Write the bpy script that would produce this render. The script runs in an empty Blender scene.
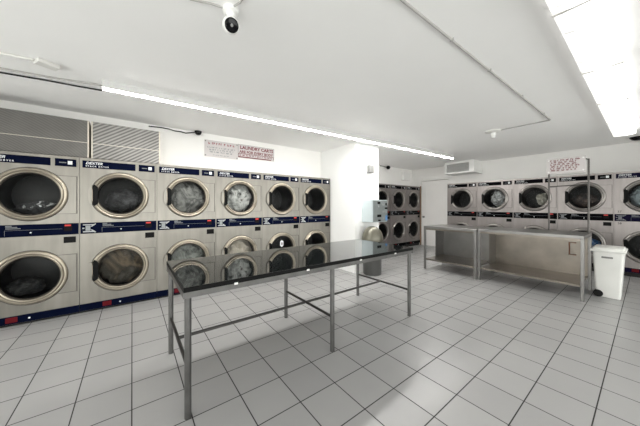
import bpy, bmesh, math, random
from mathutils import Vector, Matrix, noise
random.seed(7)
PI = math.pi
SC = bpy.context.scene
COL = SC.collection

# ------------------------------------------------------------------ materials
def nt(name):
    m = bpy.data.materials.new(name); m.use_nodes = True
    t = m.node_tree
    return m, t, t.nodes['Principled BSDF']

def mat(name, col, metal=0.0, rough=0.5, var=0.0, scale=8.0, stretch=(1, 1, 1), bump=0.0, spec=0.5, rvar=0.0):
    m, t, b = nt(name)
    b.inputs['Base Color'].default_value = (*col, 1)
    b.inputs['Metallic'].default_value = metal
    b.inputs['Roughness'].default_value = rough
    b.inputs['Specular IOR Level'].default_value = spec
    if var or bump or rvar:
        tc = t.nodes.new('ShaderNodeTexCoord')
        mp = t.nodes.new('ShaderNodeMapping'); mp.inputs['Scale'].default_value = stretch
        n = t.nodes.new('ShaderNodeTexNoise'); n.inputs['Scale'].default_value = scale; n.inputs['Detail'].default_value = 5
        t.links.new(tc.outputs['Object'], mp.inputs['Vector']); t.links.new(mp.outputs['Vector'], n.inputs['Vector'])
        if var:
            r = t.nodes.new('ShaderNodeValToRGB')
            r.color_ramp.elements[0].position = 0.3; r.color_ramp.elements[1].position = 0.7
            r.color_ramp.elements[0].color = (*[c * (1 - var) for c in col], 1)
            r.color_ramp.elements[1].color = (*[min(1, c * (1 + var)) for c in col], 1)
            t.links.new(n.outputs['Fac'], r.inputs['Fac']); t.links.new(r.outputs['Color'], b.inputs['Base Color'])
        if rvar:
            mr = t.nodes.new('ShaderNodeMapRange')
            mr.inputs['To Min'].default_value = max(0, rough - rvar); mr.inputs['To Max'].default_value = rough + rvar
            t.links.new(n.outputs['Fac'], mr.inputs['Value']); t.links.new(mr.outputs['Result'], b.inputs['Roughness'])
        if bump:
            bp = t.nodes.new('ShaderNodeBump'); bp.inputs['Strength'].default_value = bump; bp.inputs['Distance'].default_value = 0.01
            t.links.new(n.outputs['Fac'], bp.inputs['Height']); t.links.new(bp.outputs['Normal'], b.inputs['Normal'])
    return m

def emis(name, col, strength):
    m, t, b = nt(name)
    b.inputs['Base Color'].default_value = (0.9 * col[0], 0.9 * col[1], 0.9 * col[2], 1)
    b.inputs['Emission Color'].default_value = (*col, 1)
    b.inputs['Emission Strength'].default_value = strength
    return m

M = {}
M['wall'] = mat('white_paint', (0.86, 0.85, 0.83), rough=0.6, var=0.015, scale=1.5, bump=0.02)
M['ceil'] = mat('ceiling_paint', (0.93, 0.925, 0.915), rough=0.55, var=0.015, scale=1.2)
M['pillar'] = mat('pillar_paint', (0.86, 0.86, 0.85), rough=0.55, var=0.01, scale=2)
M['door'] = mat('door_paint', (0.88, 0.865, 0.845), rough=0.45, var=0.02, scale=2)
M['wood'] = mat('raw_wood', (0.30, 0.20, 0.13), rough=0.7, var=0.3, scale=20, stretch=(1, 1, 0.1))
M['steelA'] = mat('brushed_dryer_steel_warm', (0.25, 0.236, 0.210), metal=0.85, rough=0.36, var=0.16, scale=1.5, stretch=(5, 5, 0.8), rvar=0.05)
M['steelB'] = mat('brushed_dryer_steel_rosy', (0.29, 0.266, 0.257), metal=0.85, rough=0.38, var=0.16, scale=1.5, stretch=(5, 5, 0.8), rvar=0.05)
M['side'] = mat('dryer_side_sheet', (0.35, 0.34, 0.33), metal=0.5, rough=0.5)
M['ringA'] = mat('door_ring_warm', (0.42, 0.375, 0.305), metal=0.9, rough=0.36, var=0.05, scale=10)
M['ringB'] = mat('door_ring_steel', (0.36, 0.338, 0.322), metal=0.9, rough=0.36, var=0.05, scale=10)
M['gasket'] = mat('door_gasket', (0.04, 0.034, 0.027), rough=0.5, spec=0.2)
M['navy'] = mat('navy_panel', (0.0014, 0.0034, 0.016), rough=0.5, spec=0.03, var=0.15, scale=5)
M['blackp'] = mat('black_panel', (0.002, 0.002, 0.003), rough=0.5, spec=0.03, var=0.15, scale=5)
M['indigo'] = mat('indigo_panel', (0.006, 0.005, 0.022), rough=0.5, spec=0.03, var=0.15, scale=5)
M['black'] = mat('black_plastic', (0.004, 0.004, 0.004), rough=0.5, spec=0.12)
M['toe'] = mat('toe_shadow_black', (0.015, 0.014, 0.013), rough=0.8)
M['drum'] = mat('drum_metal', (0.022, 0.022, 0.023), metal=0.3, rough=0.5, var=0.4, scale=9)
M['whiteink'] = mat('white_ink', (0.72, 0.73, 0.75), rough=0.5)
M['softwhite'] = mat('soft_white_ink', (0.40, 0.41, 0.42), rough=0.5, spec=0.2)
M['greyink'] = mat('grey_ink', (0.26, 0.28, 0.28), rough=0.5)
M['dimink'] = mat('dim_ink', (0.16, 0.165, 0.175), rough=0.5, spec=0.2)
M['red'] = mat('red_label', (0.11, 0.007, 0.011), rough=0.6, spec=0.1)
M['redled'] = emis('red_digits', (0.6, 0.03, 0.025), 0.12)
M['lcd'] = mat('display_dark', (0.008, 0.004, 0.004), rough=0.5, spec=0.1)
M['seam_shadow'] = mat('panel_seam_shadow', (0.085, 0.08, 0.073), rough=0.7, spec=0.1)
M['glass_top'] = mat('black_tabletop', (0.012, 0.014, 0.014), rough=0.03, spec=0.5)
M['glass_top'].node_tree.nodes['Principled BSDF'].inputs['IOR'].default_value = 1.75
M['tsteel'] = mat('table_frame_steel', (0.15, 0.147, 0.143), metal=0.85, rough=0.36, var=0.12, scale=14, rvar=0.08)
M['wsteel'] = mat('worktable_steel', (0.225, 0.20, 0.172), metal=0.9, rough=0.30, var=0.22, scale=2.5, rvar=0.06)
M['wsteel2'] = mat('worktable_steel_pale', (0.25, 0.244, 0.236), metal=0.9, rough=0.34, var=0.10, scale=4, rvar=0.1)
M['bin'] = mat('white_bin_plastic', (0.80, 0.80, 0.77), rough=0.35, var=0.03, scale=5)
M['rubber'] = mat('dark_rubber', (0.015, 0.015, 0.015), rough=0.7, spec=0.2)
M['cansteel'] = mat('can_body_grey', (0.085, 0.085, 0.082), metal=0.3, rough=0.45, var=0.06, scale=5)
M['dome'] = mat('can_dome_beige', (0.145, 0.138, 0.108), metal=0.4, rough=0.35, var=0.08, scale=6)
M['chblue'] = mat('changer_pale_blue', (0.50, 0.56, 0.575), rough=0.4, var=0.04, scale=4)
M['chface'] = mat('changer_face_grey', (0.26, 0.285, 0.285), metal=0.5, rough=0.4, var=0.08, scale=8)
M['bluelab'] = mat('blue_label', (0.10, 0.25, 0.50), rough=0.5)
M['grey'] = mat('mid_grey_plastic', (0.17, 0.17, 0.165), rough=0.45)
M['paper'] = mat('paper', (0.78, 0.77, 0.75), rough=0.7)
M['board'] = mat('sign_white', (0.60, 0.565, 0.56), rough=0.5)
M['redink'] = mat('red_ink', (0.17, 0.012, 0.025), rough=0.5)
M['palered'] = mat('faded_red_ink', (0.30, 0.06, 0.08), rough=0.5)
M['brownink'] = mat('brown_ink', (0.20, 0.06, 0.065), rough=0.5)
M['conduit'] = mat('white_conduit', (0.72, 0.71, 0.68), rough=0.5)
M['conduitg'] = mat('grey_conduit', (0.40, 0.39, 0.375), rough=0.5)
M['whitep'] = mat('white_plastic', (0.82, 0.82, 0.80), rough=0.35)
M['fixture'] = mat('fixture_enamel', (0.62, 0.62, 0.61), rough=0.5)
M['lens'] = mat('camera_lens_black', (0.004, 0.004, 0.005), rough=0.08, spec=0.2)
M['acgrille'] = mat('vent_grille_grey', (0.30, 0.30, 0.29), rough=0.5)
M['creamtrim'] = mat('cream_metal_trim', (0.62, 0.57, 0.49), metal=0.3, rough=0.45)
M['copper'] = mat('rusty_wire', (0.28, 0.13, 0.08), metal=0.4, rough=0.5)
M['tube'] = emis('fluorescent_tube', (1.0, 0.985, 0.95), 66.0)
M['stretcher'] = mat('stretcher_dark_steel', (0.075, 0.072, 0.07), metal=0.85, rough=0.38)
M['darksteel'] = mat('rack_dark_steel', (0.09, 0.085, 0.08), metal=0.8, rough=0.4)
M['frame'] = mat('added_window_frame', (0.12, 0.12, 0.12), metal=0.6, rough=0.4)

def make_floor_mat():
    m, t, b = nt('white_floor_tile')
    N = t.nodes; Lk = t.links
    g = N.new('ShaderNodeNewGeometry'); s = N.new('ShaderNodeSeparateXYZ'); Lk.new(g.outputs['Position'], s.inputs[0])
    T = 0.3048
    def mth(op, a, bb=None):
        n = N.new('ShaderNodeMath'); n.operation = op
        for i, v in enumerate((a, bb)):
            if v is None: continue
            if isinstance(v, (int, float)): n.inputs[i].default_value = v
            else: Lk.new(v, n.inputs[i])
        return n.outputs[0]
    ds = []; ids = []
    for ax, off in (('X', 1.217 - 40 * T), ('Y', 1.426 - 40 * T)):
        u = mth('DIVIDE', mth('SUBTRACT', s.outputs[ax], off), T)
        f = mth('FRACT', u); ids.append(mth('FLOOR', u))
        ds.append(mth('MINIMUM', f, mth('SUBTRACT', 1.0, f)))
    d = mth('MINIMUM', ds[0], ds[1])
    mr = N.new('ShaderNodeMapRange'); mr.inputs['From Min'].default_value = 0.0085; mr.inputs['From Max'].default_value = 0.0135
    Lk.new(d, mr.inputs['Value'])
    cb = N.new('ShaderNodeCombineXYZ'); Lk.new(ids[0], cb.inputs[0]); Lk.new(ids[1], cb.inputs[1])
    wn = N.new('ShaderNodeTexWhiteNoise'); Lk.new(cb.outputs[0], wn.inputs['Vector'])
    ns = N.new('ShaderNodeTexNoise'); ns.inputs['Scale'].default_value = 3.0; ns.inputs['Detail'].default_value = 6
    Lk.new(g.outputs['Position'], ns.inputs['Vector'])
    v = mth('ADD', mth('MULTIPLY', wn.outputs['Value'], 0.45), mth('MULTIPLY', ns.outputs['Fac'], 0.55))
    r = N.new('ShaderNodeValToRGB'); r.color_ramp.elements[0].position = 0.1; r.color_ramp.elements[1].position = 0.9
    r.color_ramp.elements[0].color = (0.305, 0.302, 0.300, 1); r.color_ramp.elements[1].color = (0.36, 0.356, 0.353, 1)
    Lk.new(v, r.inputs['Fac'])
    mx = N.new('ShaderNodeMix'); mx.data_type = 'RGBA'
    Lk.new(mr.outputs['Result'], mx.inputs['Factor']); mx.inputs['A'].default_value = (0.015, 0.014, 0.013, 1)
    Lk.new(r.outputs['Color'], mx.inputs['B']); Lk.new(mx.outputs['Result'], b.inputs['Base Color'])
    mr2 = N.new('ShaderNodeMapRange'); mr2.inputs['To Min'].default_value = 0.8; mr2.inputs['To Max'].default_value = 0.30
    Lk.new(mr.outputs['Result'], mr2.inputs['Value']); Lk.new(mr2.outputs['Result'], b.inputs['Roughness'])
    bp = N.new('ShaderNodeBump'); bp.inputs['Strength'].default_value = 0.3; bp.inputs['Distance'].default_value = 0.002
    Lk.new(mr.outputs['Result'], bp.inputs['Height']); Lk.new(bp.outputs['Normal'], b.inputs['Normal'])
    return m
M['floor'] = make_floor_mat()

def make_glass(name, tint, ior=1.5):
    m = bpy.data.materials.new(name); m.use_nodes = True
    t = m.node_tree; t.nodes.clear()
    o = t.nodes.new('ShaderNodeOutputMaterial'); mx = t.nodes.new('ShaderNodeMixShader')
    tr = t.nodes.new('ShaderNodeBsdfTransparent'); tr.inputs['Color'].default_value = (*tint, 1)
    gl = t.nodes.new('ShaderNodeBsdfGlossy'); gl.inputs['Roughness'].default_value = 0.2
    fr = t.nodes.new('ShaderNodeFresnel'); fr.inputs['IOR'].default_value = ior
    t.links.new(fr.outputs[0], mx.inputs[0]); t.links.new(tr.outputs[0], mx.inputs[1]); t.links.new(gl.outputs[0], mx.inputs[2])
    t.links.new(mx.outputs[0], o.inputs['Surface'])
    return m
M['glass'] = make_glass('dryer_window_glass', (0.86, 0.87, 0.86), 1.17)
M['addedglass'] = make_glass('added_window_glass', (0.95, 0.97, 0.97), 1.4)

def make_lens_mat():
    m, t, b = nt('prismatic_lens'); N = t.nodes; Lk = t.links
    g = N.new('ShaderNodeTexCoord'); s = N.new('ShaderNodeSeparateXYZ'); Lk.new(g.outputs['Object'], s.inputs[0])
    n = N.new('ShaderNodeTexNoise'); n.inputs['Scale'].default_value = 1.0; n.inputs['Detail'].default_value = 3
    mp = N.new('ShaderNodeMapping'); mp.inputs['Scale'].default_value = (70, 2.5, 1)
    Lk.new(g.outputs['Object'], mp.inputs[0]); Lk.new(mp.outputs[0], n.inputs['Vector'])
    mr = N.new('ShaderNodeMapRange'); mr.inputs['From Min'].default_value = 0.36; mr.inputs['From Max'].default_value = 0.56
    mr.inputs['To Min'].default_value = 0.26; mr.inputs['To Max'].default_value = 1.3
    Lk.new(n.outputs['Fac'], mr.inputs['Value'])
    b.inputs['Base Color'].default_value = (0.30, 0.30, 0.29, 1)
    my = N.new('ShaderNodeMapRange'); my.inputs['From Min'].default_value = 0.06; my.inputs['From Max'].default_value = -0.06
    my.inputs['To Min'].default_value = 1.0; my.inputs['To Max'].default_value = 2.6
    Lk.new(s.outputs['Y'], my.inputs['Value'])
    ml = N.new('ShaderNodeMath'); ml.operation = 'MULTIPLY'; Lk.new(mr.outputs['Result'], ml.inputs[0]); Lk.new(my.outputs['Result'], ml.inputs[1])
    b.inputs['Emission Color'].default_value = (1.0, 0.985, 0.95, 1)
    Lk.new(ml.outputs[0], b.inputs['Emission Strength'])
    b.inputs['Roughness'].default_value = 0.3
    return m
M['lenscover'] = make_lens_mat()

def make_mesh_mat(name, angle, scale, c0, c1):
    m, t, b = nt(name); N = t.nodes; Lk = t.links
    tc = N.new('ShaderNodeTexCoord'); mp = N.new('ShaderNodeMapping')
    mp.inputs['Rotation'].default_value = (0, angle, 0)
    w = N.new('ShaderNodeTexWave'); w.bands_direction = 'Z'; w.inputs['Scale'].default_value = scale; w.inputs['Distortion'].default_value = 0.0
    Lk.new(tc.outputs['Object'], mp.inputs[0]); Lk.new(mp.outputs[0], w.inputs['Vector'])
    ns = N.new('ShaderNodeTexNoise'); ns.inputs['Scale'].default_value = 5.0; ns.inputs['Detail'].default_value = 4
    Lk.new(tc.outputs['Object'], ns.inputs['Vector'])
    ad = N.new('ShaderNodeMath'); ad.operation = 'MULTIPLY_ADD'; ad.inputs[1].default_value = 0.65
    Lk.new(w.outputs['Fac'], ad.inputs[0])
    ml = N.new('ShaderNodeMath'); ml.operation = 'MULTIPLY'; ml.inputs[1].default_value = 0.4; Lk.new(ns.outputs['Fac'], ml.inputs[0])
    Lk.new(ml.outputs[0], ad.inputs[2])
    r = N.new('ShaderNodeValToRGB'); r.color_ramp.elements[0].color = (*c0, 1); r.color_ramp.elements[1].color = (*c1, 1)
    Lk.new(ad.outputs[0], r.inputs['Fac']); Lk.new(r.outputs['Color'], b.inputs['Base Color'])
    b.inputs['Metallic'].default_value = 0.3; b.inputs['Roughness'].default_value = 0.5
    return m
M['mesh1'] = make_mesh_mat('expanded_metal_fine', 0.6, 20.0, (0.06, 0.057, 0.052), (0.20, 0.192, 0.18))
M['mesh2'] = make_mesh_mat('expanded_metal_diagonal', 0.6, 8.5, (0.04, 0.038, 0.035), (0.38, 0.368, 0.35))

def make_cloth(name, cols, scale=6.0, dist=1.5):
    m, t, b = nt(name); N = t.nodes; Lk = t.links
    tc = N.new('ShaderNodeTexCoord')
    n = N.new('ShaderNodeTexNoise'); n.inputs['Scale'].default_value = scale; n.inputs['Detail'].default_value = 3; n.inputs['Distortion'].default_value = dist
    Lk.new(tc.outputs['Object'], n.inputs['Vector'])
    r = N.new('ShaderNodeValToRGB')
    k = len(cols)
    r.color_ramp.elements[0].position = 0.32; r.color_ramp.elements[1].position = 0.68
    r.color_ramp.elements[0].color = (*cols[0], 1); r.color_ramp.elements[1].color = (*cols[-1], 1)
    for i in range(1, k - 1):
        e = r.color_ramp.elements.new(0.32 + 0.36 * i / (k - 1)); e.color = (*cols[i], 1)
    Lk.new(n.outputs['Fac'], r.inputs['Fac']); Lk.new(r.outputs['Color'], b.inputs['Base Color'])
    b.inputs['Roughness'].default_value = 0.9
    n2 = N.new('ShaderNodeTexNoise'); n2.inputs['Scale'].default_value = 7; n2.inputs['Detail'].default_value = 1.5; n2.inputs['Distortion'].default_value = 1
    Lk.new(tc.outputs['Object'], n2.inputs['Vector'])
    bp = N.new('ShaderNodeBump'); bp.inputs['Strength'].default_value = 0.5; bp.inputs['Distance'].default_value = 0.03
    Lk.new(n2.outputs['Fac'], bp.inputs['Height']); Lk.new(bp.outputs['Normal'], b.inputs['Normal'])
    return m

# ------------------------------------------------------------------ mesh helpers
def box(bm, x0, x1, y0, y1, z0, z1, bev=0.0):
    r = bmesh.ops.create_cube(bm, size=1.0)
    vs = r['verts']
    for v in vs:
        v.co = Vector(((x0 + x1) / 2 + v.co.x * (x1 - x0), (y0 + y1) / 2 + v.co.y * (y1 - y0), (z0 + z1) / 2 + v.co.z * (z1 - z0)))
    if bev > 0:
        es = list({e for v in vs for e in v.link_edges})
        bmesh.ops.bevel(bm, geom=es, offset=bev, segments=2, profile=0.5, affect='EDGES')

def quad(bm, pts):
    return bm.faces.new([bm.verts.new(p) for p in pts])

def tube(bm, pts, r, seg=10, cap=True):
    pts = [Vector(p) for p in pts]
    rings = []
    for i, p in enumerate(pts):
        d = (pts[min(i + 1, len(pts) - 1)] - pts[max(i - 1, 0)]).normalized()
        up = Vector((0, 0, 1)) if abs(d.z) < 0.9 else Vector((1, 0, 0))
        a = d.cross(up).normalized(); b = a.cross(d).normalized()
        rings.append([bm.verts.new(p + r * (math.cos(2 * PI * k / seg) * a + math.sin(2 * PI * k / seg) * b)) for k in range(seg)])
    for i in range(len(rings) - 1):
        for k in range(seg):
            bm.faces.new((rings[i][k], rings[i][(k + 1) % seg], rings[i + 1][(k + 1) % seg], rings[i + 1][k]))
    if cap:
        bm.faces.new(rings[0][::-1]); bm.faces.new(rings[-1])

def lathe(bm, prof, c=(0, 0, 0), axis='z', seg=40):
    """prof: (radius, height) list; axis 'z' or 'y'"""
    c = Vector(c); rings = []
    for (r, h) in prof:
        if r < 1e-6:
            p = Vector((0, 0, h)) if axis == 'z' else (Vector((0, h, 0)) if axis == 'y' else Vector((h, 0, 0)))
            rings.append([bm.verts.new(c + p)])
        else:
            ring = []
            for k in range(seg):
                a = 2 * PI * k / seg; u, w = r * math.cos(a), r * math.sin(a)
                p = Vector((u, w, h)) if axis == 'z' else (Vector((u, h, w)) if axis == 'y' else Vector((h, u, w)))
                ring.append(bm.verts.new(c + p))
            rings.append(ring)
    for i in range(len(rings) - 1):
        A, B = rings[i], rings[i + 1]
        for k in range(seg):
            a0, a1 = A[k % len(A)], A[(k + 1) % len(A)]; b0, b1 = B[k % len(B)], B[(k + 1) % len(B)]
            vs = []
            for v in (a0, a1, b1, b0):
                if v not in vs: vs.append(v)
            if len(vs) > 2: bm.faces.new(vs)

def sweep_prism(bm, outline, y0, y1):
    """outline (x,z) polygon extruded along y"""
    f = [bm.verts.new((x, y0, z)) for x, z in outline]; b = [bm.verts.new((x, y1, z)) for x, z in outline]
    n = len(outline)
    bm.faces.new(f); bm.faces.new(b[::-1])
    for i in range(n): bm.faces.new((f[i], b[i], b[(i + 1) % n], f[(i + 1) % n]))

def obj(name, bm, m, parent=None, smooth=False, loc=None):
    bmesh.ops.recalc_face_normals(bm, faces=bm.faces[:])
    me = bpy.data.meshes.new(name); bm.to_mesh(me); bm.free()
    me.materials.append(m)
    if smooth:
        for p in me.polygons: p.use_smooth = True
        try: me.set_sharp_from_angle(angle=math.radians(35))
        except Exception: pass
    o = bpy.data.objects.new(name, me); COL.objects.link(o)
    if parent: o.parent = parent
    if loc: o.location = loc
    return o

def BM(): return bmesh.new()
def boxobj(name, b, m, parent=None, bev=0.0, loc=None):
    bm = BM(); box(bm, *b, bev); return obj(name, bm, m, parent, loc=loc)

def tag(o, label, cat, group=None):
    o['label'] = label; o['category'] = cat
    if group: o['group'] = group
    return o
def thing(name, label, cat, loc=(0, 0, 0), rotz=0.0, group=None):
    o = bpy.data.objects.new(name, None); COL.objects.link(o)
    o.empty_display_size = 0.1
    o.location = loc; o.rotation_euler = (0, 0, rotz)
    return tag(o, label, cat, group)
def struct(name, b, m, bev=0.0):
    o = boxobj(name, b, m, bev=bev); o['kind'] = 'structure'; return o

def text_bm(lines, bold=0.0):
    """lines: (string, x, z, size, shear, align) -> bmesh in the xz plane facing -y, 1 mm deep"""
    bm = BM()
    for (s, x, z, size, shear, align) in lines:
        cu = bpy.data.curves.new('lettering', 'FONT'); cu.body = s; cu.size = size; cu.shear = shear
        cu.align_x = align; cu.offset = size * bold; cu.extrude = 0.0005; cu.resolution_u = 2
        to = bpy.data.objects.new('lettering', cu); COL.objects.link(to)
        dg = bpy.context.evaluated_depsgraph_get()
        me = bpy.data.meshes.new_from_object(to.evaluated_get(dg))
        for v in me.vertices: v.co = Vector((x + v.co.x, -v.co.z, z + v.co.y))
        bm.from_mesh(me)
        bpy.data.objects.remove(to); bpy.data.curves.remove(cu); bpy.data.meshes.remove(me)
    return bm

def copy_tree(o, parent=None):
    c = o.copy(); COL.objects.link(c)
    if parent: c.parent = parent
    for ch in list(o.children): copy_tree(ch, c)
    return c

# ------------------------------------------------------------------ room shell
CZ = 2.58
XB, XR = -3.2, 8.55     # rear (added windows) and far wall
YR, YL = -2.6, 5.45     # right and left wall
fl = struct('floor', (XB, XR, YR, YL + 0.5, -0.1, 0), M['floor'])
struct('ceiling', (XB, XR, YR, YL + 0.5, CZ, CZ + 0.1), M['ceil'])
struct('wall_left', (XB, 4.22, YL, YL + 0.1, 0, CZ), M['wall'])
struct('wall_alcove', (4.22, XR, YL + 0.4, YL + 0.5, 0, CZ), M['wall'])
struct('wall_left_return', (XB, -1.335, 4.25, YL, 0, CZ), M['wall'])
struct('wall_left_upper', (-1.335, 3.5, 4.60, YL, 1.945, CZ), M['wall'])          # bulkhead above the dryers
struct('wall_alcove_upper', (4.22, 7.85, 5.0, YL + 0.4, 2.0, CZ), M['wall'])
struct('wall_back', (XR, XR + 0.1, YR, YL + 0.5, 0, CZ), M['wall'])
struct('wall_back_upper', (7.85, XR, -0.41, 3.62, 2.0, CZ), M['wall'])
struct('wall_back_return', (7.50, XR, YR, -0.41, 0, CZ), M['wall'])
# wall holding the far door: built around the opening
struct('wall_door_right', (7.85, XR, 3.62, 3.75, 0, CZ), M['wall'])
struct('wall_door_left', (7.85, XR, 4.66, YL + 0.4, 0, CZ), M['wall'])
struct('wall_door_upper', (7.85, XR, 3.75, 4.66, 2.17, CZ), M['wall'])
# unseen shop windows added for daylight, behind and to the right of the camera
def shop_wall(name, axis, p0, p1, lo, hi, piers):
    """wall slab p0..p1 thick along the other axis, running lo..hi, with a window between each pair of piers"""
    def B(a, b, z0, z1, q0=p0, q1=p1): return (q0, q1, a, b, z0, z1) if axis == 'y' else (a, b, q0, q1, z0, z1)
    struct(name + '_sill', B(lo, hi, 0, 0.25), M['wall']); struct(name + '_head', B(lo, hi, 2.15, CZ), M['wall'])
    for k, (a, b) in enumerate(piers): struct('%s_pier_%d' % (name, k + 1), B(a, b, 0.25, 2.15), M['wall'])
    m0, m1 = (p0 + p1) / 2 - 0.03, (p0 + p1) / 2 + 0.03
    for (_, y0), (y1, _) in zip(piers, piers[1:]):
        WN[0] += 1; bm = BM()
        for a, b in ((y0, y0 + 0.05), (y1 - 0.05, y1), ((y0 + y1) / 2 - 0.025, (y0 + y1) / 2 + 0.025)): box(bm, *B(a, b, 0.25, 2.15, m0, m1))
        for a, b in ((0.25, 0.30), (2.10, 2.15)): box(bm, *B(y0, y1, a, b, m0, m1))
        w = obj('window_%d' % WN[0], bm, M['frame']); w['kind'] = 'structure'
        boxobj('pane', B(y0 + 0.05, y1 - 0.05, 0.30, 2.10, (m0 + m1) / 2 - 0.004, (m0 + m1) / 2 + 0.004), M['addedglass'], w)
        # daylight portal in the opening: guides the sampling of the sky, emits nothing itself
        la = bpy.data.lights.new('window_portal', 'AREA'); la.shape = 'RECTANGLE'; la.size = y1 - y0; la.size_y = 1.9
        lo_ = bpy.data.objects.new('window_portal', la); COL.objects.link(lo_); la.cycles.is_portal = True
        if axis == 'y': lo_.location = (p1, (y0 + y1) / 2, 1.2); lo_.rotation_euler = (PI / 2, 0, -PI / 2)
        else: lo_.location = ((y0 + y1) / 2, p1, 1.2); lo_.rotation_euler = (PI / 2, 0, 0)
        lo_['kind'] = 'structure'
WN = [0]
shop_wall('wall_rear', 'y', XB - 0.1, XB, YR, YL, ((YR, -2.3), (0.3, 0.5), (2.3, 2.5), (4.15, YL)))
shop_wall('wall_right', 'x', YR - 0.1, YR, XB, 7.5, ((XB, -2.9), (-0.6, -0.4), (1.9, 2.1), (4.4, 4.6), (6.9, 7.5)))
struct('trim_1', (7.835, 7.85, 3.62, 5.0, 2.315, 2.335), M['wall'])
struct('trim_2', (7.836, 7.85, 4.66, 4.70, 0.0, 2.0), M['wood'])
# pillar
struct('wall_pillar', (3.5, 4.22, 3.49, YL + 0.4, 0, CZ), M['pillar'])
struct('trim_3', (3.497, 3.545, 3.486, 3.49, 0.0, CZ), M['whitep'])
# far white door
bm = BM(); box(bm, 7.87, 7.91, 3.765, 4.645, 0.008, 2.155, 0.003)
for (z0, z1) in ((0.18, 0.95), (1.12, 2.0)):
    for b in ((3.90, 3.92, z0, z1), (4.49, 4.51, z0, z1), (3.90, 4.51, z0, z0 + 0.02), (3.90, 4.51, z1 - 0.02, z1)):
        box(bm, 7.862, 7.871, *b)
dr = obj('door_1', bm, M['door']); dr['kind'] = 'structure'
bm = BM(); lathe(bm, [(0.0, 0), (0.028, 0.002), (0.03, 0.012), (0.012, 0.018), (0.012, 0.035), (0.028, 0.045), (0.026, 0.06), (0, 0.064)], axis='x', seg=20)
for v in bm.verts: v.co.x = 7.87 - v.co.x; v.co.y += 4.575; v.co.z += 0.96
obj('door_knob', bm, M['tsteel'], dr, True)

# ------------------------------------------------------------------ stacked dryers
RG = 0.240; RO = 0.302; ZU, ZL = 1.465, 0.518
def plate_with_hole(bm, x0, x1, z0, z1, cx, cz, r, y, depth, seg=56):
    angs = [2 * PI * k / seg for k in range(seg)]
    cor = [math.atan2(z - cz, x - cx) % (2 * PI) for x, z in ((x0, z0), (x1, z0), (x1, z1), (x0, z1))]
    A = sorted(set([round(a, 6) for a in angs + cor]))
    inner, outer, back = [], [], []
    for a in A:
        ca, sa = math.cos(a), math.sin(a)
        ts = []
        if ca > 1e-6: ts.append((x1 - cx) / ca)
        if ca < -1e-6: ts.append((x0 - cx) / ca)
        if sa > 1e-6: ts.append((z1 - cz) / sa)
        if sa < -1e-6: ts.append((z0 - cz) / sa)
        t = min(ts)
        outer.append(bm.verts.new((cx + t * ca, y, cz + t * sa)))
        inner.append(bm.verts.new((cx + r * ca, y, cz + r * sa)))
        back.append(bm.verts.new((cx + r * ca, y + depth, cz + r * sa)))
    n = len(A)
    for i in range(n):
        j = (i + 1) % n
        bm.faces.new((inner[i], inner[j], outer[j], outer[i]))
        bm.faces.new((back[i], back[j], inner[j], inner[i]))

def door(root, zc, matring, numbers=None):
    bm = BM()
    lathe(bm, [(RO, 0.0), (RO, -0.010), (RO - 0.006, -0.022), (RO - 0.015, -0.029), (RO - 0.025, -0.030), (RO - 0.032, -0.026), (RO - 0.034, -0.008), (RO - 0.037, -0.026), (RG + 0.017, -0.034), (RG + 0.008, -0.031), (RG + 0.002, -0.020), (RG - 0.001, 0.0), (RG - 0.001, 0.02)], axis='y', seg=64)
    d = obj('door', bm, matring, root, True, loc=(0, 0, zc))
    bm = BM()
    lathe(bm, [(RG, 0.003), (RG, -0.004), (0.20, -0.010), (0.12, -0.015), (0, -0.017)], axis='y', seg=64)
    obj('glass', bm, M['glass'], d, True)
    bm = BM()
    lathe(bm, [(RG + 0.002, -0.018), (RG - 0.006, -0.013), (RG - 0.008, -0.006), (RG + 0.0, -0.004)], axis='y', seg=64)
    obj('gasket', bm, M['gasket'], d, True)
    # hinge: black wedge with a metal ear outside it
    bm = BM()
    sweep_prism(bm, [(-0.262, -0.135), (-0.226, -0.105), (-0.226, 0.105), (-0.262, 0.135), (-0.276, 0.115), (-0.276, -0.115)], -0.042, -0.012)
    obj('hinge', bm, M['black'], d)
    bm = BM()
    pts = [(-0.285, -0.115), (-0.306, -0.10), (-0.318, -0.06), (-0.321, 0.0), (-0.318, 0.06), (-0.306, 0.10), (-0.285, 0.115)]
    sweep_prism(bm, pts, -0.030, -0.001)
    obj('hinge_cover', bm, root_steel[root.name], d)
    # squared flap to the right of the ring
    ang = math.asin(0.225 / (RO + 0.004))
    out = [(0.372, -0.225), (0.372, 0.225)] + [((RO + 0.004) * math.cos(a), (RO + 0.004) * math.sin(a)) for a in [ang + (-2 * ang) * k / 12 for k in range(13)]]
    bm = BM(); sweep_prism(bm, out, -0.006, -0.0005)
    obj('handle_plate', bm, root_steel[root.name], d)
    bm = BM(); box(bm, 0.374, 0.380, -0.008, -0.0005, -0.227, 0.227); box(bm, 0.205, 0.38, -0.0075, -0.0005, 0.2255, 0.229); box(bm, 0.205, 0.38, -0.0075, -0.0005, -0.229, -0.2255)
    lathe(bm, [(RO - 0.002, -0.0015), (RO + 0.005, -0.0018), (RO + 0.007, -0.0003)], axis='y', seg=64)  # dark ring painted as the shadow line round the door ring
    obj('plate_seam_ring_shadow', bm, M['seam_shadow'], d)
    return d

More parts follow.
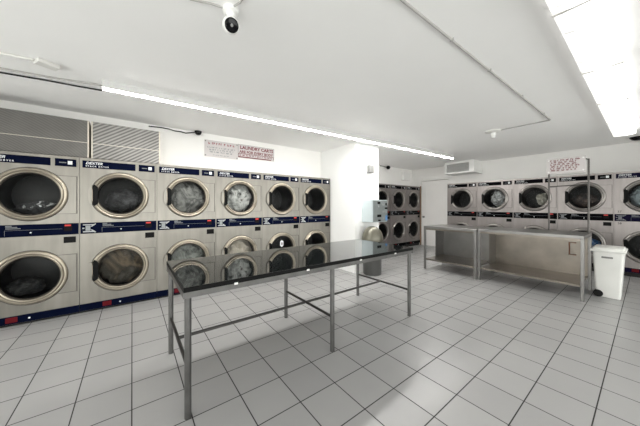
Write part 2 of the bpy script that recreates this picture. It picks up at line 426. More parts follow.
root_steel = {}
def make_dryer(label, dz, steel, ring, panel, group):
    t = thing('stacked_dryer', label, 'dryer', group=group)
    root_steel[t.name] = steel
    H = 1.93
    bm = BM()
    x0, x1 = -0.398, 0.398
    plate_with_hole(bm, x0, x1, 1.12, 1.80, 0, ZU, 0.262, 0, 0.03)
    plate_with_hole(bm, x0, x1, 0.112, 0.985, 0, ZL, 0.262, 0, 0.03)
    quad(bm, [(x0, 0, 1.80), (x1, 0, 1.80), (x1, 0, H), (x0, 0, H)])
    quad(bm, [(x0, 0, 0.985), (x1, 0, 0.985), (x1, 0, 1.12), (x0, 0, 1.12)])
    quad(bm, [(x0, 0, 0.028), (x1, 0, 0.028), (x1, 0, 0.112), (x0, 0, 0.112)])
    quad(bm, [(x0, 0, 0.028), (x0, 0.9, 0.028), (x0, 0.9, H), (x0, 0, H)])
    quad(bm, [(x1, 0, 0.028), (x1, 0.9, 0.028), (x1, 0.9, H), (x1, 0, H)])
    quad(bm, [(x0, 0, H), (x1, 0, H), (x1, 0.9, H), (x0, 0.9, H)])
    quad(bm, [(x0, 0.9, 0.028), (x1, 0.9, 0.028), (x1, 0.9, H), (x0, 0.9, H)])
    quad(bm, [(x0, 0, 0.028), (x1, 0, 0.028), (x1, 0.9, 0.028), (x0, 0.9, 0.028)])
    bmesh.ops.remove_doubles(bm, verts=bm.verts[:], dist=0.0002)
    obj('cabinet', bm, steel, t, loc=(0, 0, dz))
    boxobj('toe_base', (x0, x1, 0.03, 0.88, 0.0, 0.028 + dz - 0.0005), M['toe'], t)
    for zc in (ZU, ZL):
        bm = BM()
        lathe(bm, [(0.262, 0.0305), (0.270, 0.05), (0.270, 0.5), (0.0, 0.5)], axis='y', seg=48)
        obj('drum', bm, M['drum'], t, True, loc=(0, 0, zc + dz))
        door(t, zc + dz, ring)
    # header strips
    h = boxobj('header_panel', (-0.374, 0.154, -0.005, -0.0003, 1.808, 1.897), panel, t, 0.001, loc=(0, 0, dz))
    bm = text_bm([('DEXTER', -0.345, 1.853, 0.043, 0.35, 'LEFT'), ('S T A C K   D R Y E R', -0.345, 1.822, 0.024, 0.0, 'LEFT')], 0.02)
    obj('lettering', bm, M['whiteink'], h, loc=(0, -0.0056, 0))
    h2 = boxobj('coin_header', (0.190, 0.372, -0.005, -0.0003, 1.808, 1.897), panel, t, 0.001, loc=(0, 0, dz))
    bm = BM(); box(bm, 0.298, 0.338, -0.0065, -0.005, 1.832, 1.875)
    obj('price_label', bm, M['whiteink'], h2)
    bm = BM(); box(bm, 0.225, 0.285, -0.006, -0.005, 1.845, 1.858)
    obj('price_print', bm, M['dimink'], h2)
    # middle control strip
    c = boxobj('control_panel', (-0.392, 0.392, -0.006, -0.0003, 0.986, 1.121), panel, t, 0.001, loc=(0, 0, dz))
    bm = BM()
    for s in (1, -1):
        zc = 1.0535
        z = lambda v: zc + s * v
        sweep_prism(bm, [(-0.368, z(0.050)), (-0.272, z(0.050)), (-0.25, z(0.058)), (-0.25, z(0.046)), (-0.285, z(0.018)), (-0.300, z(0.018)), (-0.284, z(0.036)), (-0.368, z(0.036))], -0.0075, -0.006)
    obj('keypad_graphic', bm, M['softwhite'], c)
    bm = BM(); box(bm, -0.345, -0.300, -0.007, -0.006, 1.022, 1.085); box(bm, -0.375, -0.355, -0.007, -0.006, 1.045, 1.062)
    obj('keypad_centre', bm, M['greyink'], c)
    bm = BM()
    box(bm, -0.185, -0.10, -0.007, -0.006, 1.088, 1.098); box(bm, -0.185, -0.075, -0.007, -0.006, 1.073, 1.083); box(bm, -0.185, -0.14, -0.007, -0.006, 1.102, 1.114)
    box(bm, -0.19, 0.25, -0.0065, -0.006, 1.057, 1.060); box(bm, -0.192, -0.189, -0.0065, -0.006, 1.0, 1.06)
    obj('instruction_print', bm, M['dimink'], c)
    bm = BM(); box(bm, 0.265, 0.335, -0.007, -0.006, 1.03, 1.112)
    dsp = obj('display', bm, M['lcd'], c)
    bm = BM(); box(bm, 0.272, 0.325, -0.0078, -0.007, 1.088, 1.106)
    obj('digits', bm, M['redled'], dsp)
    bm = BM(); lathe(bm, [(0.0075, -0.006), (0.0075, -0.010), (0, -0.011)], c=(0.0, 0, 1.028), axis='y', seg=14)
    obj('lock', bm, M['whiteink'], c, True)
    boxobj('coin_slot', (0.262, 0.368, -0.006, -0.0003, 0.886, 0.960), M['black'], t, 0.001, loc=(0, 0, dz))
    # kick strip
    k = boxobj('kick_panel', (-0.398, 0.398, -0.006, -0.0003, 0.030, 0.113), panel, t, 0.001, loc=(0, 0, dz))
    bm = BM(); box(bm, -0.185, -0.098, -0.0075, -0.006, 0.045, 0.103)
    obj('badge', bm, M['red'], k)
    bm = BM(); lathe(bm, [(0.009, -0.006), (0.009, -0.010), (0, -0.011)], c=(-0.01, 0, 0.068), axis='y', seg=14)
    obj('lock', bm, M['whiteink'], k, True)
    return t

def swap_mat(root, old, new):
    st = [root]
    while st:
        o = st.pop(); st += list(o.children)
        if o.type == 'MESH' and o.data.materials and o.data.materials[0] == old:
            o.data = o.data.copy(); o.data.materials[0] = new

GA, GB, GC = 'stacked dryers along the left wall', 'stacked dryers along the far right wall', 'stacked dryers in the alcove past the pillar'
labA = ['nearest stacked steel dryer, cut by the left photo edge, dark laundry in its upper window',
        'second steel dryer stack from the left, under the diagonal mesh grille, brown laundry tumbling below',
        'third steel dryer stack from the left, grey laundry filling its upper window',
        'steel dryer stack under the red laundry carts sign, black and white laundry above',
        'fifth steel dryer stack from the left, black empty windows, white sticker on the lower one',
        'sixth steel dryer stack, beside the white pillar, dark teal empty windows']
DY = 4.23
A = []
for i in range(6):
    if i == 0: d = make_dryer(labA[0], 0.0, M['steelA'], M['ringA'], M['navy'], GA)
    else: d = copy_tree(A[0]); d['label'] = labA[i]
    d.location = (-0.918 + 0.8 * i, DY, 0); A.append(d)
labB = ['leftmost stacked dryer of the far right wall, black window, beside the white door',
        'second dryer stack of the far right wall, pale grey clothes in its upper window',
        'third dryer stack of the far right wall, beige bundle in its dark upper window',
        'dryer stack behind the wire rack and notice board, dark brown laundry above',
        'nearest dryer stack of the far right wall, numbered 37 and 38, by the white bin']
BX = 7.47; DZB = 0.052
B = []
for i in range(5):
    if i == 0: d = make_dryer(labB[0], DZB, M['steelB'], M['ringB'], M['blackp'], GB)
    else: d = copy_tree(B[0]); d['label'] = labB[i]
    d.location = (BX, 3.604 - 0.4 - 0.8 * i, 0); d.rotation_euler = (0, 0, -PI / 2); B.append(d)
labC = ['stacked dryer half hidden behind the white pillar and coin changer',
        'middle stacked dryer of the alcove past the pillar',
        'stacked dryer at the alcove corner, next to the white door']
C3 = []
for i in range(3):
    d = copy_tree(B[0]); d['label'] = labC[i]; d['group'] = GC
    d.location = (5.40 + 0.41 + 0.81 * i, 4.7, 0); d.rotation_euler = (0, 0, 0); C3.append(d)
swap_mat(B[4], M['blackp'], M['indigo'])
for d in B + C3:
    for c in d.children:
        for g in c.children:
            if g.name.startswith('keypad'): swap_mat(g, g.data.materials[0], M['dimink'])
# numbers beside the nearest right dryer's strip
for s, z in (('37', 1.150), ('38', 0.925)):
    o = obj('number', text_bm([(s, -0.33, z + DZB, 0.055, 0, 'CENTER')]), M['black'], B[4], loc=(0, -0.001, 0))
# white hexagon sticker on the lower window of the fifth left dryer
dl = [c for c in A[4].children if c.name.startswith('door') and c.location.z < 1][0]
bm = BM()
sweep_prism(bm, [(-0.035, 0.075), (0.0, 0.105), (0.035, 0.075), (0.035, 0.0), (0.0, -0.03), (-0.035, 0.0)], -0.022, -0.0205)
st_ = obj('sticker', bm, M['whiteink'], dl, loc=(-0.01, 0, 0.06)); 
bm = BM(); sweep_prism(bm, [(-0.012, 0.06), (0.012, 0.06), (0.016, 0.02), (0.0, 0.0), (-0.016, 0.02)], -0.0235, -0.022)
obj('sticker_mark', bm, M['grey'], dl, loc=(-0.01, 0, 0.06))

# laundry inside the drums
def laundry(label, base, zc, cols, r=0.205, h=1.0, off=(0, 0), scale=6.0, dist=1.5, seed=0):
    """a loose heap of cloth lying in (or tumbling round) a drum; base = dryer object"""
    bm = BM(); bmesh.ops.create_icosphere(bm, subdivisions=5, radius=1.0)
    for v in bm.verts:
        p = v.co.copy()
        d = 1 + 0.20 * noise.noise(p * 2.2 + Vector((seed * 3.1, 0, 0))) + 0.10 * noise.noise(p * 5 + Vector((0, seed * 2.3, 0))) + 0.05 * noise.noise(p * 11)
        q = p * d
        v.co = Vector((q.x * r * 0.95, q.y * 0.14, q.z * r * h))
        rr = math.hypot(v.co.x + off[0], v.co.z + off[1])
        if rr > 0.255:
            k = 0.255 / rr
            v.co.x = (v.co.x + off[0]) * k - off[0]; v.co.z = (v.co.z + off[1]) * k - off[1]
        v.co.y = max(v.co.y, -0.15)
    o = obj('laundry', bm, make_cloth('laundry_cloth', cols, scale, dist), None, True)
    o.matrix_world = base.matrix_basis @ Matrix.Translation((off[0], 0.19, zc + off[1]))
    tag(o, label, 'laundry', None)
    return o
bpy.context.view_layer.update()
K = (0.012, 0.012, 0.014); 
laundry('dark and white laundry lying in the upper drum of the nearest left dryer', A[0], ZU, [K, (0.05, 0.05, 0.055), (0.02, 0.02, 0.02), (0.9, 0.92, 0.93)], 0.21, 0.42, (0.03, -0.165), 10, 1.5, 1)
laundry('black laundry lying low in the lower drum of the nearest left dryer', A[0], ZL, [K, (0.02, 0.02, 0.022), (0.05, 0.05, 0.05)], 0.16, 0.6, (-0.08, -0.13), 8, 1, 2)
laundry('black laundry in the upper drum below the diagonal mesh grille', A[1], ZU, [K, (0.03, 0.03, 0.032), (0.08, 0.08, 0.085)], 0.19, 0.75, (0.02, -0.06), 5, 1, 3)
laundry('brown and beige laundry tumbling in the lower drum of the second left dryer', A[1], ZL, [(0.05, 0.043, 0.033), (0.19, 0.145, 0.10), (0.06, 0.054, 0.045), (0.12, 0.11, 0.095)], 0.262, 1.0, (0, 0), 2.2, 1, 4)
laundry('grey laundry tumbling in the upper drum of the third left dryer', A[2], ZU, [(0.05, 0.05, 0.048), (0.26, 0.262, 0.25), (0.10, 0.10, 0.097), (0.34, 0.338, 0.32)], 0.262, 1.0, (0, 0), 3, 1.5, 5)
laundry('grey green laundry in the lower drum of the third left dryer', A[2], ZL, [(0.10, 0.105, 0.10), (0.34, 0.355, 0.335), (0.20, 0.21, 0.198)], 0.262, 1.0, (0, 0), 4, 2, 6)
laundry('black and white laundry in the upper drum under the red sign', A[3], ZU, [(0.03, 0.03, 0.03), (0.36, 0.365, 0.355), (0.55, 0.555, 0.54), (0.10, 0.07, 0.07)], 0.262, 1.0, (0, 0), 5, 1.5, 7)
laundry('cream laundry in the lower drum of the fourth left dryer', A[3], ZL, [(0.45, 0.40, 0.33), (0.68, 0.62, 0.54), (0.55, 0.47, 0.38)], 0.262, 1.0, (0, 0), 4, 1.5, 8)
laundry('pale grey striped clothes in the upper drum of the second far right dryer', B[1], ZU + DZB, [(0.08, 0.08, 0.08), (0.50, 0.52, 0.53), (0.16, 0.16, 0.16), (0.66, 0.67, 0.68)], 0.18, 1.15, (0.06, -0.0), 5, 1, 9)
laundry('beige bundle at the right of the third far right upper drum', B[2], ZU + DZB, [(0.28, 0.27, 0.23), (0.42, 0.41, 0.36)], 0.12, 1.2, (0.12, -0.03), 4, 1, 10)
laundry('dark brown laundry in the upper drum behind the wire rack', B[3], ZU + DZB, [K, (0.05, 0.035, 0.03), (0.14, 0.10, 0.085)], 0.20, 0.7, (0.0, -0.07), 5, 1, 11)
laundry('grey blue laundry in the upper drum beside the numbers 37 and 38', B[4], ZU + DZB, [(0.10, 0.12, 0.13), (0.30, 0.36, 0.39), (0.16, 0.19, 0.21)], 0.22, 1.0, (0, -0.01), 5, 1, 12)
laundry('bright blue laundry in the lower drum behind the white bin', B[3], ZL + DZB, [(0.03, 0.06, 0.12), (0.06, 0.17, 0.40), (0.40, 0.42, 0.44)], 0.20, 0.7, (0.04, -0.06), 5, 1, 13)

# ------------------------------------------------------------------ mesh grilles above the left dryers
def grille(x0, x1, m, label):
    t = thing('wall_grille', label, 'grille', ((x0 + x1) / 2, 4.30, 1.946), group='mesh grilles above the left dryers')
    w = (x1 - x0) / 2; h = 0.468
    b = boxobj('mesh_panel', (-w + 0.012, w - 0.012, 0.004, 0.27, 0.0, h), m, t)
    bm = BM()
    box(bm, -w, -w + 0.014, 0, 0.28, 0, h); box(bm, w - 0.014, w, 0, 0.28, 0, h)
    obj('side_trim', bm, M['creamtrim'], t)
    boxobj('rib', (-w + 0.014, w - 0.014, 0.0, 0.006, 0.185, 0.191), M['creamtrim'], t)
    return t
grille(-1.325, -0.440, M['mesh1'], 'dark fine mesh grille above the nearest left dryer')
grille(-0.418, 0.325, M['mesh2'], 'grey diagonal mesh grille above the second left dryer')

# ------------------------------------------------------------------ long black-topped folding table
t = thing('folding_table', 'long black glass-topped laundry folding table on slim steel legs in mid floor', 'table', (1.475, 2.18, 0))
x0, x1, y0, y1 = -1.225, 1.235, -0.465, 0.465
tp = boxobj('tabletop', (x0 + 0.003, x1 - 0.003, y0 + 0.003, y1 - 0.003, 0.798, 0.830), M['glass_top'], t, 0.001)
bm = BM()
for q in ((x0, x1, y0, y0 + 0.0029, 0.798, 0.829), (x0, x1, y1 - 0.0029, y1, 0.798, 0.829), (x0, x0 + 0.0029, y0 + 0.003, y1 - 0.003, 0.798, 0.829), (x1 - 0.0029, x1, y0 + 0.003, y1 - 0.003, 0.798, 0.829)): box(bm, *q)
c = obj('edge_band', bm, M['black'], t); c['label'] = 'matt black edge band'
bm = BM()
for a in ((x0, x1, y0 + 0.004, y0 + 0.03, 0.760, 0.797), (x0, x1, y1 - 0.03, y1 - 0.004, 0.760, 0.797), (x0, x0 + 0.026, y0 + 0.03, y1 - 0.03, 0.760, 0.797), (x1 - 0.026, x1, y0 + 0.03, y1 - 0.03, 0.760, 0.797)): box(bm, *a)
obj('apron', bm, M['tsteel'], t)
for lx in (-1.195, -0.01, 1.205):
    for ly in (-0.43, 0.43):
        bm = BM(); tube(bm, [(lx, ly, 0.0), (lx, ly, 0.76)], 0.0205, 16)
        obj('leg', bm, M['tsteel'], t, True)
    bm = BM(); tube(bm, [(lx, -0.41, 0.315), (lx, 0.41, 0.315)], 0.0125, 12); obj('stretcher', bm, M['stretcher'], t, True)
bm = BM(); tube(bm, [(-1.195, 0, 0.318), (1.205, 0, 0.318)], 0.0125, 12); obj('long_stretcher', bm, M['stretcher'], t, True)
for cx in (0.572, 1.173, 1.805, 2.36):
    bm = BM(); box(bm, cx - 1.475 - 0.012, cx - 1.475 + 0.012, y0 - 0.004, y0 + 0.01, 0.790, 0.804, 0.001)
    c = obj('clip', bm, M['whitep'], t); c['label'] = 'small white clip on the table edge'

# ------------------------------------------------------------------ steel work tables
def worktable(label, x0, x1, y0, y1, topz, pm, legw=0.038):
    t = thing('steel_table', label, 'table', ((x0 + x1) / 2, (y0 + y1) / 2, 0), group='steel work tables')
    a, b = (x1 - x0) / 2, (y1 - y0) / 2
    bm = BM(); box(bm, -a, a, -b, b, topz - 0.045, topz, 0.004); obj('tabletop', bm, M['wsteel2'], t)
    bm = BM()
    box(bm, -a + 0.005, -a + 0.03, -b + legw, b - legw, topz - 0.075, topz - 0.046)
    obj('front_rail', bm, M['wsteel'], t)
    for sx in (-1, 1):
        for sy in (-1, 1):
            cx, cy = sx * (a - legw / 2), sy * (b - legw / 2)
            bm = BM(); box(bm, cx - legw / 2, cx + legw / 2, cy - legw / 2, cy + legw / 2, 0.0, topz - 0.046, 0.003)
            obj('leg', bm, M['wsteel2'], t)
    bm = BM(); box(bm, -a + 0.006, a - legw - 0.002, -b + legw + 0.001, b - legw - 0.001, 0.195, 0.225, 0.002)
    obj('shelf', bm, M['wsteel'], t)
    bm = BM(); box(bm, a - legw - 0.001 - 0.012, a - legw - 0.001, -b + legw + 0.001, b - legw - 0.001, 0.226, topz - 0.048)
    obj('back_panel', bm, pm, t)
    bm = BM(); box(bm, 0.0, a - legw - 0.016, b - legw - 0.012, b - legw - 0.002, 0.226, topz - 0.048)
    obj('side_panel', bm, M['wsteel2'], t)
    return t
t2 = worktable('shorter stainless steel work table nearest the white door, with lower shelf', 4.95, 5.76, 1.872, 2.885, 0.905, M['wsteel2'])
t3 = worktable('longer stainless steel work table beside the white bin, brown-tinged back panel', 4.99, 5.76, 0.535, 1.862, 0.915, M['wsteel'])
bm = BM()
for seg in ([(0.30, -0.50, 0.735), (0.30, -0.42, 0.735), (0.30, -0.42, 0.54), (0.30, -0.50, 0.54)],):
    tube(bm, [(0.318, p[1] , p[2]) for p in seg], 0.008, 8)
c = obj('wire_hook', bm, M['copper'], t3, True); c['label'] = 'rusty brown wire hook on the back panel'

# wire rack standing on the long steel table and its notice board
t = thing('hanging_rack', 'thin steel wire rack standing on the back of the longer steel table', 'rack', (5.715, 0.80, 0.915))
for y in (-0.235, 0.23):
    bm = BM(); tube(bm, [(0, y, 0), (0, y, 1.16 if y < 0 else 1.0)], 0.0125, 10); obj('post', bm, M['darksteel'], t, True)
bm = BM(); tube(bm, [(0, -0.222, 0.755), (0, 0.217, 0.745)], 0.009, 10); obj('crossbar', bm, M['darksteel'], t, True)
bm = BM(); tube(bm, [(0, -0.222, 1.155), (0, -0.18, 1.17)], 0.009, 10); obj('hook', bm, M['darksteel'], t, True)
s = thing('notice_board', 'white notice board with rows of faded red print, on top of the wire rack', 'sign', (5.694, 0.825, 1.875), -PI / 2)
bm = BM(); box(bm, -0.23, 0.23, 0.0, 0.010, 0.0, 0.255, 0.002); obj('panel', bm, M['board'], s)
def words(bm, x0, x1, z, h, rnd, y0, y1):
    x = x0
    while x < x1 - 0.01:
        w = rnd.uniform(0.018, 0.06); w = min(w, x1 - x)
        n = max(1, int(w / (h * 0.66))); 
        for k in range(n):
            a = x + k * h * 0.66
            kind = rnd.random(); t_ = h * 0.30
            box(bm, a, a + t_, y0, y1, z, z + h)
            if kind < 0.7: box(bm, a, a + h * 0.55, y0, y1, z + (h - t_ if kind < 0.4 else 0), z + (h if kind < 0.4 else t_))
            if kind > 0.3: box(bm, a + h * 0.4, a + h * 0.4 + t_, y0, y1, z + (0 if kind > .6 else h * .5), z + h * (0.6 if kind > .6 else 1))
        x += w + 0.014
rnd = random.Random(3)
bm = BM()
for k in range(6): words(bm, -0.185 + 0.01 * (k % 2), 0.175 - 0.02 * (k % 3), 0.205 - 0.033 * k, 0.025, rnd, -0.002, 0.0)
obj('print', bm, M['brownink'], s)
bm = BM()
for x, z in ((-0.205, 0.225), (0.205, 0.225), (-0.205, 0.03), (0.205, 0.03)): lathe(bm, [(0.012, 0.0), (0.012, -0.004), (0, -0.005)], c=(x, 0, z), axis='y', seg=12)
obj('screw', bm, M['whitep'], s, True)

# ------------------------------------------------------------------ wall signs
s = thing('laundry_cart_sign', 'white sign reading LAUNDRY CARTS ARE FOR EVERY BODY in dark red', 'sign', (1.93, 4.595, 2.235))
W2 = 0.365
bm = BM(); box(bm, -W2, W2, -0.006, 0.0, 0.0, 0.245, 0.001); obj('panel', bm, M['board'], s)
bm = text_bm([('LAUNDRY CARTS', 0.01, 0.163, 0.085, 0, 'CENTER'), ('ARE FOR EVERY BODY', 0.0, 0.088, 0.0675, 0, 'CENTER')], 0.035)
obj('lettering', bm, M['redink'], s, loc=(0, -0.007, 0))
bm = BM(); box(bm, -W2 + 0.005, W2 - 0.005, -0.0075, -0.006, 0.068, 0.078); box(bm, -W2 + 0.005, W2 - 0.06, -0.0075, -0.006, 0.004, 0.022)
for a in (-W2 + 0.005, W2 - 0.011): box(bm, a, a + 0.006, -0.0075, -0.006, 0.02, 0.07)
obj('red_stripe', bm, M['redink'], s)
bm = BM()
for b in ((-W2, W2, 0.0, 0.003), (-W2, W2, 0.242, 0.245), (-W2, -W2 + 0.004, 0.003, 0.242), (W2 - 0.004, W2, 0.003, 0.242)): box(bm, b[0], b[1], -0.0085, -0.006, b[2], b[3])
obj('edge_strip', bm, M['grey'], s)
rnd = random.Random(5)
bm = BM(); words(bm, -W2 + 0.025, W2 - 0.04, 0.034, 0.024, rnd, -0.0075, -0.006); obj('small_print', bm, M['brownink'], s)
s = thing('notice_sign', 'white notice with red heading and small print, left of the laundry carts sign', 'sign', (1.275, 4.595, 2.19))
W1 = 0.288
bm = BM(); box(bm, -W1, W1, -0.006, 0.0, 0.0, 0.285, 0.001); obj('panel', bm, M['board'], s)
bm = BM(); words(bm, -0.225, 0.215, 0.214, 0.036, rnd, -0.0075, -0.006); obj('heading', bm, M['palered'], s)
bm = BM()
for k, (a, b) in enumerate(((-0.24, 0.24), (-0.21, 0.22), (-0.20, 0.20))): words(bm, a, b, 0.150 - 0.038 * k, 0.024, rnd, -0.0075, -0.006)
words(bm, -0.15, 0.14, 0.028, 0.011, rnd, -0.0075, -0.006)
obj('small_print', bm, M['greyink'], s)
bm = BM()
for x, z in ((-0.27, 0.265), (0.27, 0.265), (-0.27, 0.02), (0.27, 0.02)): lathe(bm, [(0.011, -0.006), (0.011, -0.010), (0, -0.011)], c=(x, 0, z), axis='y', seg=12)
obj('screw', bm, M['grey'], s, True)

# ------------------------------------------------------------------ pillar items
t = thing('coin_changer', 'pale blue coin changer box with buttons, mounted on the white pillar', 'machine', (3.985, 3.4915, 1.01))
bm = BM(); box(bm, -0.285, 0.175, -0.27, 0.0, 0.0, 0.44, 0.006); obj('cabinet', bm, M['chblue'], t)
f = boxobj('front_panel', (-0.265, 0.168, -0.282, -0.271, 0.012, 0.43), M['chface'], t, 0.003)
for b in ((-0.15, -0.03, 0.10, 0.15), (-0.14, -0.06, 0.36, 0.40), (0.08, 0.16, 0.26, 0.29), (-0.12, -0.05, 0.02, 0.05), (0.10, 0.14, 0.33, 0.38)): 
    bm = BM(); box(bm, b[0], b[1], -0.287, -0.282, b[2], b[3])
    obj('slot', bm, M['black'], f)
for x, z in ((-0.10, 0.31), (0.03, 0.34), (0.02, 0.20), (0.12, 0.19), (0.03, 0.07)): 
    bm = BM(); lathe(bm, [(0.020, -0.282), (0.020, -0.292), (0, -0.293)], c=(x, 0, z), axis='y', seg=14)
    obj('button', bm, M['greyink'], f, True)
bm = BM(); box(bm, 0.10, 0.16, -0.286, -0.282, 0.03, 0.13); obj('label', bm, M['bluelab'], f)
bm = BM(); box(bm, 3.845, 3.985, 3.41, 3.4915, 2.005, 2.17, 0.015)
d = obj('dispenser', bm, M['grey']); tag(d, 'small grey box high on the white pillar above the coin changer', 'dispenser')
bm = BM(); box(bm, -0.02, 0.02, 0, 0.004, 0.0, 0.03)
p = thing('paper_notice', 'faint white paper notice on the pillar just above the coin changer', 'notice', (3.95, 3.4875, 1.485))
bm.free()
bm = BM(); box(bm, -0.22, 0.22, 0.0, 0.0035, 0.0, 0.225); obj('sheet', bm, M['paper'], p)
bm = BM()
for k in range(5): words(bm, -0.17, 0.17, 0.18 - 0.036 * k, 0.014, rnd, -0.001, 0.0)
for o_ in (0,): pass
obj('print', bm, M['conduit'], p)
p = thing('paper_label', 'small printed white label on the pillar below the grey box', 'notice', (3.93, 3.4875, 1.80))
bm = BM(); box(bm, -0.10, 0.10, 0.0, 0.0035, 0.0, 0.13); obj('sheet', bm, M['paper'], p)
bm = BM(); words(bm, -0.085, 0.085, 0.085, 0.022, rnd, -0.001, 0.0); words(bm, -0.07, 0.07, 0.03, 0.03, rnd, -0.001, 0.0); obj('print', bm, M['greyink'], p)

# domed trash can in front of the pillar
t = thing('trash_can', 'round grey trash can with beige dome lid in front of the pillar', 'trash can', (3.76, 3.270, 0))
bm = BM(); lathe(bm, [(0, 0), (0.168, 0.0), (0.175, 0.01), (0.182, 0.60), (0.187, 0.62), (0.187, 0.64), (0.17, 0.642), (0, 0.642)], seg=40); obj('body', bm, M['cansteel'], t, True)
bm = BM()
lathe(bm, [(0.20, 0.643), (0.205, 0.66), (0.20, 0.72), (0.180, 0.80), (0.142, 0.87), (0.09, 0.915), (0.03, 0.933), (0, 0.935)], seg=40)
dm = obj('dome_lid', bm, M['dome'], t, True)
bm = BM()
pts = []
for i in range(7):
    a = -0.62 + 1.24 * i / 6
    pts.append([(1.03 * r_ * math.cos(a - 0.55), 1.03 * r_ * math.sin(a - 0.55), z_) for r_, z_ in ((0.205, 0.665), (0.202, 0.72), (0.185, 0.79), (0.155, 0.85))])
vv = [[bm.verts.new(p_) for p_ in row] for row in pts]
for i in range(6):
    for j in range(3): bm.faces.new((vv[i][j], vv[i + 1][j], vv[i + 1][j + 1], vv[i][j + 1]))
bmesh.ops.solidify(bm, geom=bm.faces[:], thickness=0.006)
obj('flap', bm, M['creamtrim'], t, True)

# ------------------------------------------------------------------ white wheeled bin
t = thing('wheeled_bin', 'white plastic wheeled trash bin at the end of the longer steel table', 'bin', (5.67, 0.352, 0))
def tapered(bm, x0, x1, y0, y1, X0, X1, Y0, Y1, z0, z1):
    lo = [bm.verts.new(p) for p in ((x0, y0, z0), (x1, y0, z0), (x1, y1, z0), (x0, y1, z0))]
    hi = [bm.verts.new(p) for p in ((X0, Y0, z1), (X1, Y0, z1), (X1, Y1, z1), (X0, Y1, z1))]
    fs = [bm.faces.new(lo[::-1]), bm.faces.new(hi)]
    for i in range(4): fs.append(bm.faces.new((lo[i], lo[(i + 1) % 4], hi[(i + 1) % 4], hi[i])))
    es = [bm.edges.get((lo[i], hi[i])) for i in range(4)]
    bmesh.ops.bevel(bm, geom=es, offset=0.03, segments=4, profile=0.5, affect='EDGES')
bm = BM(); tapered(bm, -0.19, 0.19, -0.115, 0.118, -0.225, 0.225, -0.150, 0.150, 0.004, 0.66); obj('body', bm, M['bin'], t, True)
bm = BM(); box(bm, -0.245, 0.245, -0.170, 0.172, 0.662, 0.700, 0.012); box(bm, -0.22, 0.22, -0.148, 0.150, 0.695, 0.722, 0.012)
obj('lid', bm, M['bin'], t, True)
bm = BM(); box(bm, -0.228, -0.214, -0.05, 0.06, 0.575, 0.600, 0.004); obj('handle', bm, M['grey'], t)
for x in (-0.197, 0.16):
    bm = BM(); lathe(bm, [(0, -0.012), (0.045, -0.012), (0.05, -0.008), (0.05, 0.018), (0.045, 0.022), (0, 0.022)], c=(x, 0.095, 0.05), axis='x', seg=24)
    obj('wheel', bm, M['rubber'], t, True)

# ------------------------------------------------------------------ vent unit above the far right dryers
t = thing('air_vent_unit', 'white boxed air vent with grey grille, ceiling height above the far right dryers', 'vent', (7.30, 3.21, 2.25), -PI / 2)
bm = BM(); box(bm, -0.39, 0.39, 0.02, 0.548, 0.0, 0.328, 0.004)
for b in ((-0.39, 0.39, 0.0, 0.02, 0.0, 0.04), (-0.39, 0.39, 0.0, 0.02, 0.275, 0.328), (-0.39, -0.335, 0, 0.02, 0.04, 0.275), (0.27, 0.39, 0, 0.02, 0.04, 0.275)): box(bm, *b)
obj('housing', bm, M['whitep'], t)
bm = BM()
for k in range(9): box(bm, -0.332, 0.268, 0.006, 0.018, 0.046 + 0.0255 * k, 0.046 + 0.0255 * k + 0.018)
obj('grille', bm, M['acgrille'], t)

# white box on alcove wall
bm = BM(); box(bm, 7.20, 7.58, 4.90, 5.001, 2.19, 2.45, 0.01)
o = obj('junction_cover', bm, M['whitep']); tag(o, 'blank white box on the alcove wall above the dryers', 'box')

# ------------------------------------------------------------------ lights
a = Vector((-0.235, 3.36)); b = Vector((6.35, 3.0))
n = 5; ax = (b - a); Ls = ax.length / n; ang = math.atan2(ax.y, ax.x)
posn = ['at the left end of the row', 'second from the left', 'over the long table', 'nearest the pillar', 'at the far end of the row']
SL = None
for i in range(n):
    p = a + ax * ((i + 0.5) / n)
    if i == 0:
        t = thing('strip_light', '', 'light', group='white strip lights in the long row by the left dryers')
        h = Ls / 2
        bm = BM()
        hh = h + 0.0
        sec = [(-0.100, 0.0), (-0.100, -0.012), (-0.096, -0.070), (-0.024, -0.070), (-0.020, -0.012), (-0.020, 0.0)]
        f0 = [bm.verts.new((-hh + 0.001, y, z)) for y, z in sec]; f1 = [bm.verts.new((hh - 0.001, y, z)) for y, z in sec]
        bm.faces.new(f0); bm.faces.new(f1[::-1])
        for k in range(len(sec)):
            k2 = (k + 1) % len(sec); bm.faces.new((f0[k], f0[k2], f1[k2], f1[k]))
        obj('housing', bm, M['fixture'], t)
        bm = BM(); arc = [(-0.06 + 0.033 * math.cos(q), -0.0715 + 0.004 * math.sin(q)) for q in [PI + PI * k / 10 for k in range(11)]]
        f0 = [bm.verts.new((-h + 0.005, y, z)) for y, z in arc]; f1 = [bm.verts.new((h - 0.005, y, z)) for y, z in arc]
        bm.faces.new(f0); bm.faces.new(f1[::-1])
        for k in range(10): bm.faces.new((f0[k], f0[k + 1], f1[k + 1], f1[k]))
        obj('lens', bm, M['tube'], t, True)
        for sx in (-1, 1):
            bm = BM(); box(bm, min(sx * (h - 0.0045), sx * (h - 0.0005)), max(sx * (h - 0.0045), sx * (h - 0.0005)), -0.088, -0.032, -0.0815, -0.0705); obj('end_cap', bm, M['conduit'], t)
        SL = t
    else: t = copy_tree(SL)
    t.location = (p.x, p.y, CZ - 0.0005); t.rotation_euler = (0, 0, ang)
    t['label'] = 'slim white strip light on the ceiling, ' + posn[i]

